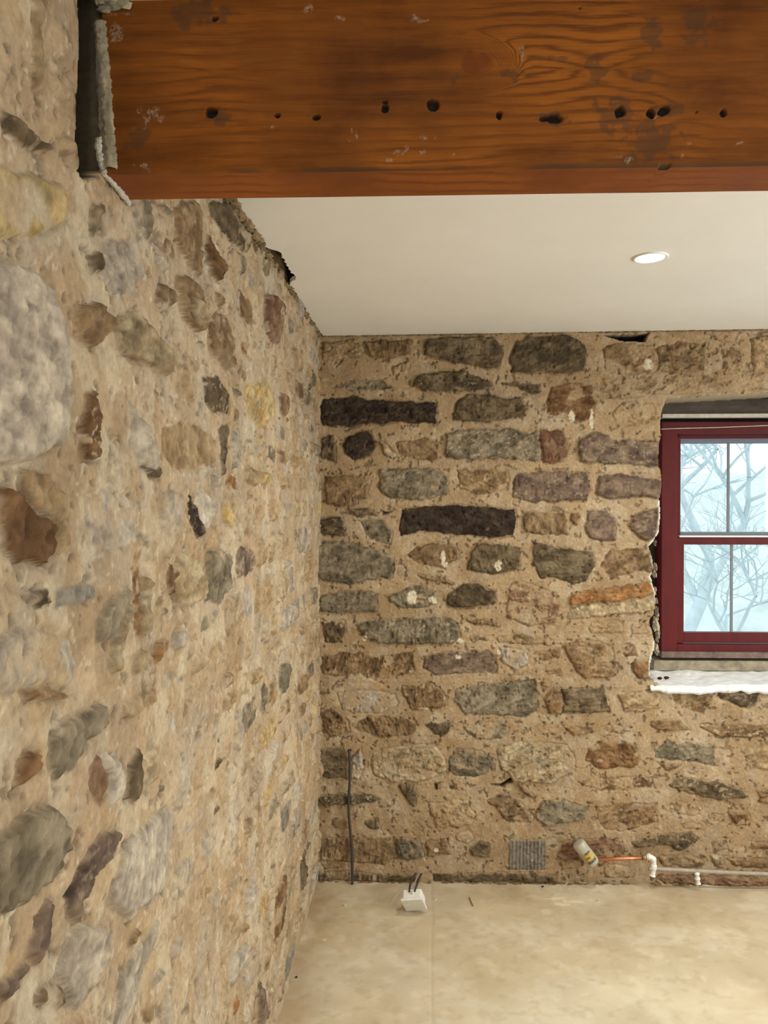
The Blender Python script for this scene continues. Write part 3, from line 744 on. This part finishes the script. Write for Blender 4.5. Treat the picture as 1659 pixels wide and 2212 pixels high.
for q_ in ((456, 244, 11, 9), (600, 250, 6, 5), (683, 254, 7, 5), (832, 235, 7, 8), (832, 220, 5, 3), (933, 227, 12, 10), (1078, 248, 7, 8), (1195, 257, 26, 8), (1338, 241, 12, 11), (1406, 246, 8, 9), (1434, 240, 12, 9, .5),
           (1505, 241, 3, 3), (1564, 243, 8, 9), (465, 40, 7, 7), (1438, 360, 14, 7, .3), (1253, 18, 3, 3)): hole = np.maximum(hole, blob(*q_))
for q_ in ((1205, 125, 26, 7), (1285, 148, 22, 24), (1330, 250, 45, 30), (1400, 305, 55, 40), (1385, 165, 22, 12), (480, 255, 12, 16), (1100, 160, 22, 14), (990, 165, 12, 16), (300, 300, 35, 18, .6), (1500, 50, 30, 50), (1410, 70, 22, 30),
           (420, 30, 60, 30), (1195, 257, 32, 12), (1440, 240, 30, 14)): stain = np.maximum(stain, .5*blob(*q_, k=2.4) if len(q_) < 5 else .5*blob(*q_))
for q_ in ((250, 75, 14, 20), (255, 30, 20, 5), (325, 250, 22, 18), (310, 358, 20, 8), (335, 238, 12, 8), (590, 275, 4, 3), (900, 40, 22, 8), (730, 40, 12, 8), (860, 330, 10, 5), (880, 318, 6, 6), (912, 328, 8, 5), (840, 345, 6, 4), (770, 290, 3, 9),
           (980, 332, 5, 4), (920, 298, 9, 4), (755, 305, 4, 4), (1360, 345, 7, 5), (1340, 335, 5, 4), (1475, 335, 4, 8), (1490, 310, 6, 3), (1127, 115, 3, 20), (665, 20, 9, 8), (1338, 243, 3, 7), (1564, 245, 3, 6), (1420, 252, 10, 3, .5), (760, 282, 3, 8), (940, 300, 4, 4), (1600, 310, 8, 3)):
    pale = np.maximum(pale, .55*blob(*q_, k=2.2) if len(q_) < 5 else .55*blob(*q_))
Hb -= hole*.009; 
BP = BO + U[..., None]*BDIR + Hb[..., None]*BN; BP[..., 2] = Zw
mb = bpy.data.materials.new('stained_pine'); mb.use_nodes = True
N = mb.node_tree.nodes; L = mb.node_tree.links; b = N['Principled BSDF']; b.inputs['Roughness'].default_value = .55; b.inputs['Specular IOR Level'].default_value = .14
def att(n): a = N.new('ShaderNodeAttribute'); a.attribute_name = n; return a
def mth(op, a, b_=None, c_=None):
    m = N.new('ShaderNodeMath'); m.operation = op
    for i, v in enumerate((a, b_, c_)):
        if v is None: continue
        if isinstance(v, (int, float)): m.inputs[i].default_value = v
        else: L.new(v, m.inputs[i])
    return m.outputs[0]
gA = att('grain'); ps = N.new('ShaderNodeTexCoord'); mp = N.new('ShaderNodeMapping'); mp.inputs['Scale'].default_value = (1.2, 1.2, 15); L.new(ps.outputs['Object'], mp.inputs[0])
nz = N.new('ShaderNodeTexNoise'); nz.inputs['Scale'].default_value = 3.2; nz.inputs['Detail'].default_value = 7; nz.inputs['Roughness'].default_value = .62; L.new(mp.outputs[0], nz.inputs[0])
nl = N.new('ShaderNodeTexNoise'); nl.inputs['Scale'].default_value = 5; nl.inputs['Detail'].default_value = 5; L.new(ps.outputs['Object'], nl.inputs[0])
mp2 = N.new('ShaderNodeMapping'); mp2.inputs['Scale'].default_value = (6, 6, 160); L.new(ps.outputs['Object'], mp2.inputs[0])
nf = N.new('ShaderNodeTexNoise'); nf.inputs['Scale'].default_value = 3; nf.inputs['Detail'].default_value = 6; L.new(mp2.outputs[0], nf.inputs[0])
ph = mth('ADD', mth('MULTIPLY', gA.outputs['Fac'], 430), mth('MULTIPLY', nz.outputs[0], 15))
sn = mth('SINE', ph); sn = mth('POWER', mth('MULTIPLY_ADD', sn, .5, .5), 3.0)
amp = mth('MULTIPLY', sn, mth('MULTIPLY', mth('SMOOTH_MIN', mth('MAXIMUM', mth('MULTIPLY_ADD', nl.outputs[0], 4.0, -1.6), 0.06), 1.0, .1), .62))
tone = N.new('ShaderNodeValToRGB'); e = tone.color_ramp.elements
e[0].position = .36; e[0].color = (.11, .034, .006, 1); e[1].position = .64; e[1].color = (.39, .128, .016, 1)
L.new(mth('ADD', mth('MULTIPLY', nl.outputs[0], .62), mth('MULTIPLY', nz.outputs[0], .40)), tone.inputs[0])
def mix(f, a, c):
    m = N.new('ShaderNodeMix'); m.data_type = 'RGBA'
    L.new(f, m.inputs['Factor']); L.new(a, m.inputs['A'])
    if isinstance(c, tuple): m.inputs['B'].default_value = (*c, 1)
    else: L.new(c, m.inputs['B'])
    return m.outputs['Result']
c = mix(amp, tone.outputs[0], (.045, .012, .004))
c = mix(mth('MULTIPLY', mth('MAXIMUM', mth('MULTIPLY_ADD', nf.outputs[0], 3, -1.5), 0), .35), c, (.06, .018, .006))
c = mix(mth('MULTIPLY', att('knot').outputs['Fac'], .55), c, (.16, .036, .012))
c = mix(mth('MULTIPLY', att('under').outputs['Fac'], .35), c, (.25, .062, .022))  # lighter, redder underside: floor bounce mixed into the colour
c = mix(att('stain').outputs['Fac'], c, (.062, .042, .026))
pn = N.new('ShaderNodeTexNoise'); pn.inputs['Scale'].default_value = 220; L.new(ps.outputs['Object'], pn.inputs[0])
c = mix(mth('MULTIPLY', att('pale').outputs['Fac'], mth('MAXIMUM', mth('MULTIPLY_ADD', pn.outputs[0], 5, -2.0), 0.0)), c, (.42, .33, .24))
c = mix(att('hole').outputs['Fac'], c, (.014, .012, .014))
L.new(c, b.inputs['Base Color'])
bp = N.new('ShaderNodeBump'); bp.inputs['Strength'].default_value = .35; bp.inputs['Distance'].default_value = .0015
L.new(mth('SUBTRACT', nf.outputs[0], mth('MULTIPLY', amp, 1.5)), bp.inputs['Height']); L.new(bp.outputs[0], b.inputs['Normal'])
stain = np.maximum(stain, .8*sst(.0045, .001, V-.0015)*sst(.35, .6, fbm(U*9, V*9, 461, 3)))
# front face grid + bottom, back, top closed
nb, nu_ = U.shape; idx = np.arange(nb*nu_).reshape(nb, nu_); q = np.stack([idx[:-1, :-1], idx[:-1, 1:], idx[1:, 1:], idx[1:, :-1]], -1).reshape(-1, 4)
nbt = 40; tt = np.linspace(0, 1, nbt)[1:]
bot = []
for t in tt:
    row = BO + bu[:, None]*BDIR - BN*(BTH*t) ; row = row.copy(); e_ = min(t, 1-t)*BTH
    row[:, 2] = ZB + BTILT*bu + np.maximum(0, .005-e_)*.8*(t > .5) + (fbm(bu*6, bu*0+t*3, 431, 3)-.5)*.003*min(1, e_*60)
    row += (BN*Hb[0][:, None])*(1-t); bot.append(row)
bot = np.stack(bot); n0 = nb*nu_; bi = n0+np.arange(len(tt)*nu_).reshape(len(tt), nu_)
r0 = BP[0].copy(); f0 = n0+len(tt)*nu_+nu_+np.arange(nu_); first = np.concatenate([f0[None], bi]); qb = np.stack([first[:-1, :-1], first[1:, :-1], first[1:, 1:], first[:-1, 1:]], -1).reshape(-1, 4)
bk = bot[-1].copy(); bk[:, 2] += bh; n1_ = n0+bi.size; ki = n1_+np.arange(nu_)
qk = np.stack([bi[-1, :-1], ki[:-1], ki[1:], bi[-1, 1:]], -1); qt = np.stack([idx[-1, :-1], idx[-1, 1:], ki[1:], ki[:-1]], -1)
allV = np.concatenate([BP.reshape(-1, 3), bot.reshape(-1, 3), bk, r0])
pad = np.zeros(bi.size+2*nu_); tb = (tt[:, None]*BTH + bu[None]*0); gb = -tb*.5 + (fbm(np.tile(bu*1.5, (len(tt), 1)), tb*4, 441, 3)-.5)*.03
ex = dict(grain=np.concatenate([G.ravel(), gb.ravel(), bu*0, bu*0]))
for k_, a_ in (('knot', knotm), ('stain', stain), ('hole', hole), ('pale', pale)): ex[k_] = np.concatenate([a_.ravel(), pad])
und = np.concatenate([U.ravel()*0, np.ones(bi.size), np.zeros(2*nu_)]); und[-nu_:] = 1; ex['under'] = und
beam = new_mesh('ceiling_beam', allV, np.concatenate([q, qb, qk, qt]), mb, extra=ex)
tag(beam, 'thick orange-brown stained timber beam with nail holes spanning the top of the photo under the ceiling', 'beam')
# old plaster strip left against the beam end
gu = np.linspace(0, 1, 14); gv = np.linspace(0, 1, 150); A, B = np.meshgrid(gu, gv)
xl = np.interp(B, [0, .25, .6, 1], [222, 214, 208, 205]); xr = np.interp(B, [0, .3, .75, 1], [256, 249, 238, 231]); yp = 366-B*(366-48)
Pp = np.zeros(A.shape+(3,)); hh = .003+.005*np.sin(np.pi*np.clip(A, 0.02, .98))+(fbm(A*3, B*40, 501, 4)-.5)*.005+.0025*(fbm(A*7, B*4, 507, 3)-.5)
for j in range(A.shape[0]):
    for i in range(A.shape[1]):
        x = xl[j, i]*(1-A[j, i])+xr[j, i]*A[j, i] + (fbm(A[j:j+1, i]*2, B[j:j+1, i]*50, 505, 3)[0]-.5)*7
        Pp[j, i] = hit(x, yp[j, i], BN, BO @ BN) + BN*(hh[j, i] if 0 < i < 13 else -.010)
cp = np.array(s2l((178, 166, 142)))*(.3+1.2*fbm(A*6, B*7, 509, 4)[..., None])
o = struct(grid_mesh('trim_4', Pp, cp, np.ones((149, 13), bool), M_STONE))
# pale filler line running down from it and along the beam underside on the left wall
bm = bmesh.new()
path = [(212, 298), (214, 330), (220, 358), (226, 375), (240, 390), (254, 408), (268, 425), (280, 440)]
pts = []
for x, y in path:
    p = hit(x, y, (1, 0, 0), XL+.004); pts.append(p)
sm_ = smooth_path(pts, 8)
tube(bm, [(p[0]+random.uniform(-.001, .001), p[1]+random.uniform(-.001, .001), p[2]) for p in sm_], [.0032+.0026*random.random() for _ in sm_], 8)
struct(bm_obj('trim_5', bm, noisy(mat('filler', (.50, .46, .38), .8), 90, .6, 1.2, bump=.4)))
sp = [(hit(x, y, BN, BO @ BN)+BN*.004, (.010, .004, .005)) for x, y in ((228, 22), (240, 14), (252, 18), (262, 8), (272, 14), (222, 6), (246, 4))]
struct(chunks('trim_6', sp, s2l((196, 190, 160))))
# ================================================================== DOWNLIGHTS
lights = [tuple(hit(1405, 551, (0, 0, 1), ZC+.015)[:2])]
lx, ly = lights[0]
lights += [(lx+1.35, ly), (lx+.2, ly-3.2), (lx+1.55, ly-3.2)]  # further downlights, unseen, added as fill
for i, (x, y) in enumerate(lights):
    r = empty('recessed_downlight', (x, y, ZC+z0(x)))
    bm = bmesh.new(); prof = [(.050, .001), (.050, -.003), (.047, -.005), (.042, -.004), (.040, .0), (.038, .004)]
    n = 48; rings = [[bm.verts.new((a*math.cos(2*math.pi*k/n), a*math.sin(2*math.pi*k/n), z)) for k in range(n)] for a, z in prof]
    for j in range(len(rings)-1):
        for k in range(n): bm.faces.new((rings[j][k], rings[j+1][k], rings[j+1][(k+1) % n], rings[j][(k+1) % n]))
    bmesh.ops.recalc_face_normals(bm, faces=bm.faces)
    bm_obj('trim_ring', bm, M_TRIM, r, True)
    bm = bmesh.new(); bmesh.ops.create_cone(bm, cap_ends=True, segments=40, radius1=.0395, radius2=.0395, depth=.002); o = bm_obj('lens', bm, M_EMIT, r); o.location = (0, 0, -.001)
    ld = bpy.data.lights.new('downlight_lamp', 'AREA'); ld.shape = 'DISK'; ld.size = .06; ld.energy = LAMP_POWER; ld.color = LAMP_COLOR; ld.spread = math.radians(150)
    lo = bpy.data.objects.new('downlight_lamp', ld); COL.objects.link(lo); lo.parent = r; lo.location = (0, 0, -.007)
    lab = 'round white recessed ceiling downlight, switched on, in front of the window' if i == 0 else ['', 'unseen round downlight added as fill, right of the one by the window', 'unseen round downlight added as fill behind the camera, nearer the left wall', 'unseen round downlight added as fill behind the camera, nearer the right wall'][i]
    tag(r, lab, 'downlight', None if i == 0 else 'added downlights out of view')
# ================================================================== CABLE ON THE WALL
bm = bmesh.new()
P_ = [fpt(755, 1622, -.012), fpt(755, 1625, .012), fpt(756, 1665, .019), fpt(755, 1700, .024), fpt(753, 1740, .026), fpt(756, 1790, .024), fpt(760, 1830, .022), fpt(761, 1870, .024), fpt(761, 1899, .026)]
P_[-1][2] = .004
tube(bm, smooth_path(P_, 10), .0055, 12)
tag(bm_obj('electric_cable', bm, M_CABLE, smooth=True), 'dark grey cable hanging from a drilled hole down to the floor near the corner', 'cable')
# ================================================================== SOCKET BOX
n_ = Vector((-.02, -.80, -.60)).normalized(); upv = Vector((-.22, -.55, .80)); upv = (upv-n_*upv.dot(n_)).normalized(); rgt = upv.cross(n_).normalized()
if rgt.x < 0: rgt = -rgt
base = Vector(hit(900, 1966, (0, 0, 1), 0.012))
ctr = base + upv*.043
def sfr(a, b_, c_): return ctr + rgt*a + n_*b_ + upv*c_
sb = empty('electrical_box', ctr)
bm = bmesh.new(); add_box(bm, (-.043, -.003, -.043), (.043, .006, .043), sfr, .0025); keep(bm_obj('faceplate', bm, M_WHITE), sb)
bm = bmesh.new(); add_box(bm, (-.036, -.040, -.036), (.036, -.003, .036), sfr, .003); keep(bm_obj('back_box', bm, M_WHITE), sb)
tag(sb, 'white square electrical box with blank plate tilted on the floor at its cable ends', 'electrical box')
zmin = min((sfr(a, bb, cc_).z for a in (-.043, .043) for bb in (-.04, .006) for cc_ in (-.043, .043)))
for ch_ in [sb]: ch_.location.z += z0(base.x) - zmin + .001
dz = z0(base.x)-zmin+.001
ends = [sfr(-.010, -.030, .036), sfr(.000, -.022, .036), sfr(.012, -.030, .036)]
for k_, (x, mt, rd, lb) in enumerate(((898, M_CABLE, .0040, 'dark cable entering the white socket box, left of its pale cable'), (905, M_PALECABLE, .0034, 'pale cable between two dark cables entering the white socket box'), (911, M_CABLE, .0040, 'dark cable entering the white socket box, right of its pale cable'))):
    bm = bmesh.new(); a = fpt(x, 1886, -.02); e_ = ends[k_]+Vector((0, 0, dz)); m1 = fpt(x-1, 1889, .02); m2 = Vector(m1)*.45+e_*.55+Vector((-.004*(1 if k_ == 0 else -.4), 0, .014))
    tube(bm, smooth_path([a, m1, m2, e_+upv*.0055], 8), rd, 10)
    tag(bm_obj('electric_cable', bm, mt, smooth=True), lb, 'cable', 'cables of the socket box')
# ================================================================== WATER PIPES AND BOTTLE
OFF = .055
pp = empty('water_pipe', fpt(1410, 1880, OFF))
def pipe(name, pts, rad, m, label=None, off=OFF, k=6):
    bm = bmesh.new(); P_ = [fpt(x, y, off) for x, y in pts]
    sp_ = smooth_path(P_, k) if len(P_) > 2 else [Vector(p) for p in P_]
    rr = rad if not callable(rad) else [rad(i/(len(sp_)-1)) for i in range(len(sp_))]
    tube(bm, sp_, rr, 16); o = bm_obj(name, bm, m, smooth=True); keep(o, pp)
    if label: o['label'] = label
    return o
pipe('copper_pipe', [(1286, 1857.5), (1404, 1852)], .0078, M_COPPER, 'bare copper end of the pipe')
def ribbed(t): return .0105 + .0028*(abs(math.sin(t*math.pi*3.5)) > .82)
pipe('elbow_fitting', [(1397, 1851.5), (1404, 1851), (1410, 1855), (1412, 1864), (1411, 1880), (1409, 1892)], ribbed, M_WHITE, 'ribbed white push-fit elbow', k=10)
pipe('compression_nut', [(1387, 1852.8), (1397, 1852)], .0105, noisy(mat('dull_brass', (.33, .22, .13), .5, .4), 60, .6, 1.2))
pipe('plastic_pipe', [(1402, 1877), (1420, 1877), (1500, 1881), (1580, 1885), (1660, 1888), (1760, 1893), (1900, 1900)], .0075, M_PIPE, 'dusty grey plastic pipe running along the wall base')
pipe('stub_fitting', [(1505, 1884), (1506, 1895), (1508, 1909)], lambda t: .0085+.003*(abs(math.sin(t*math.pi*2.5)) > .85), M_WHITE, 'short ribbed white fitting pointing down to the floor', off=OFF+.004, k=10)
pipe('pipe_tail', [(1409, 1890), (1408, 1900)], .008, noisy(mat('rusty', (.26, .15, .08), .8), 50, .5, 1.2))
tag(pp, 'copper and grey plastic water pipe with white fittings low along the far wall', 'pipe')
A_ = Vector(fpt(1248, 1820, OFF+.012)); B_ = Vector(fpt(1284, 1867, OFF+.012)); ax = (B_-A_).normalized()
ln = (B_-A_).length
bt = empty('plastic_bottle', (A_+B_)/2)
def lathe(name, prof, m, n=28, arc=None):
    bm = bmesh.new(); s = ax.cross(Vector((0, -1, 0))).normalized(); t_ = s.cross(ax).normalized()
    if t_.y > 0: t_ = -t_; s = -s
    a0, a1 = arc or (0, 2*math.pi); closed = arc is None; cnt = n if closed else n+1
    rings = []
    for (h, r) in prof: rings.append([bm.verts.new(A_+ax*h*ln+(t_*math.cos(a0+(a1-a0)*k/n)+s*math.sin(a0+(a1-a0)*k/n))*max(r, .0004)) for k in range(cnt)])
    for j in range(len(rings)-1):
        for k in range(n): bm.faces.new((rings[j][k], rings[j][(k+1) % cnt], rings[j+1][(k+1) % cnt], rings[j+1][k]))
    bmesh.ops.recalc_face_normals(bm, faces=bm.faces); o = bm_obj(name, bm, m, smooth=True); keep(o, bt); return o
R_ = .0275
lathe('body', [(0, 0), (0, R_*.75), (.03, R_*.93), (.08, R_), (.30, R_), (.32, R_*.96), (.36, R_), (.72, R_), (.80, R_*.97), (.88, R_*.99), (.95, R_*.9), (1.0, R_*.6), (1.0, 0)], M_BOTTLE)
lathe('label', [(.38, R_+.0006), (.74, R_+.0006)], M_YELLOW, arc=(-.9, .75))
lathe('label_print', [(.36, R_+.0011), (.44, R_+.0011)], M_INK, arc=(-.7, .2)); lathe('label_print', [(.70, R_+.0011), (.80, R_+.0011)], M_INK, arc=(-.9, .6)); lathe('label_print', [(.54, R_+.0011), (.60, R_+.0011)], M_INK, arc=(-.2, .4))
tag(bt, 'small cloudy plastic bottle with a yellow label pushed over the copper pipe end', 'bottle')
# ================================================================== SMALL DEBRIS ON THE FLOOR
deb = [(745, 1957, .006, (210, 196, 168), 'pale plaster crumb on the floor near the hanging cable'), (1292, 1951, .006, (226, 214, 190), 'white plaster crumb on the floor below the bottle'),
       (941, 1946, .005, (214, 196, 166), 'pale crumb on the floor just right of the socket box'), (1172, 1920, .005, (70, 52, 38), 'tiny dark stone chip on the floor below the square grey block'),
       (700, 2033, .004, (220, 206, 180), 'pale crumb on the floor beside the left wall'), (640, 2112, .004, (70, 56, 42), 'tiny dark chip on the floor close to the left wall, nearest the camera')]
for (x, y, s, c, lb) in deb:
    q = hit(x, y, (0, 0, 1), 0); q[2] = z0(q[0])+s*.45
    o = chunks('plaster_crumb', [(q, (s, s, s*.55))], s2l(c), matl=M_STONE)
    tag(o, lb, 'debris', 'crumbs on the floor')
bm = bmesh.new(); q = [hit(x, y, (0, 0, 1), .004+TILT*.5) for x, y in ((1014, 1938), (1017, 1946), (1022, 1957))]
tube(bm, q, .0022, 6); tag(bm_obj('twig', bm, mat('twig_brown', (.28, .18, .09), .8)), 'thin brown sliver lying on the floor right of the socket box', 'debris')
# ================================================================== OUTSIDE
M_GRASS = noisy(mat('pale_grass', (.66, .74, .71), 1), 2.6, .75, 1.12)
gx = np.linspace(-14, 26, 90); gy = np.linspace(3.9, 40, 90); U, V = np.meshgrid(gx, gy)
Z = -.25 + 2.6*sst(6, 22, V) + (fbm(U*.5, V*.5, 601, 4)-.5)*.9
struct(new_mesh('ground', np.stack([U, V, Z], -1).reshape(-1, 3), np.stack([(i_ := np.arange(8100).reshape(90, 90))[:-1, :-1], i_[:-1, 1:], i_[1:, 1:], i_[1:, :-1]], -1).reshape(-1, 4), M_GRASS))
M_BARK = noisy(mat('pale_bark', (.58, .68, .70), 1), 6, .8, 1.15)
def tree(base, h, r, seed, lean, label, depth=6):
    rs = random.Random(seed); segs = []
    def grow(p, d, l, r, n):
        pts = [p]; q = p; dd = d
        for k in range(4):
            dd = (dd+Vector((rs.uniform(-.22, .22), rs.uniform(-.22, .22), rs.uniform(-.10, .16)))).normalized(); q = q+dd*l/4; pts.append(q)
        segs.append((pts, [r*(1-.35*k/4) for k in range(5)], n))
        if n:
            for _ in range(3 if rs.random() < .75 else 2):
                nd = (dd+Vector((rs.uniform(-1.3, 1.3), rs.uniform(-.9, .9), rs.uniform(-.35, .6)))).normalized()
                grow(rs.choice(pts[2:]) if rs.random() < .5 else q, nd, l*rs.uniform(.66, .9), r*.62, n-1)
    root = empty('bare_tree', base)
    grow(Vector(base), Vector(lean).normalized(), h, r, depth)
    for nm, sel in (('trunk', lambda n: n >= depth-1), ('branches', lambda n: n < depth-1)):
        bm = bmesh.new()
        for pts, rr, n in segs:
            if sel(n): tube(bm, pts, rr, 8 if n > 3 else 4, cap=False)
        keep(bm_obj(nm, bm, M_BARK, smooth=True), root)
    tag(root, label, 'tree'); return root
tree((2.75, 8.6, .0), 1.15, .085, 5, (.38, .1, .9), 'bare pale tree leaning right, seen through the left panes of the window')
tree((4.1, 8.4, .0), 1.1, .08, 9, (.25, .1, .9), 'bare pale tree on the bank seen through the right panes of the window')
tree((2.2, 6.0, .0), .55, .03, 33, (.2, .1, 1), 'young thin bare tree close outside the window, left of the leaning one')
tree((3.6, 12, .5), 1.7, .08, 21, (-.1, .1, 1), 'slender bare tree further back beyond the leaning one')
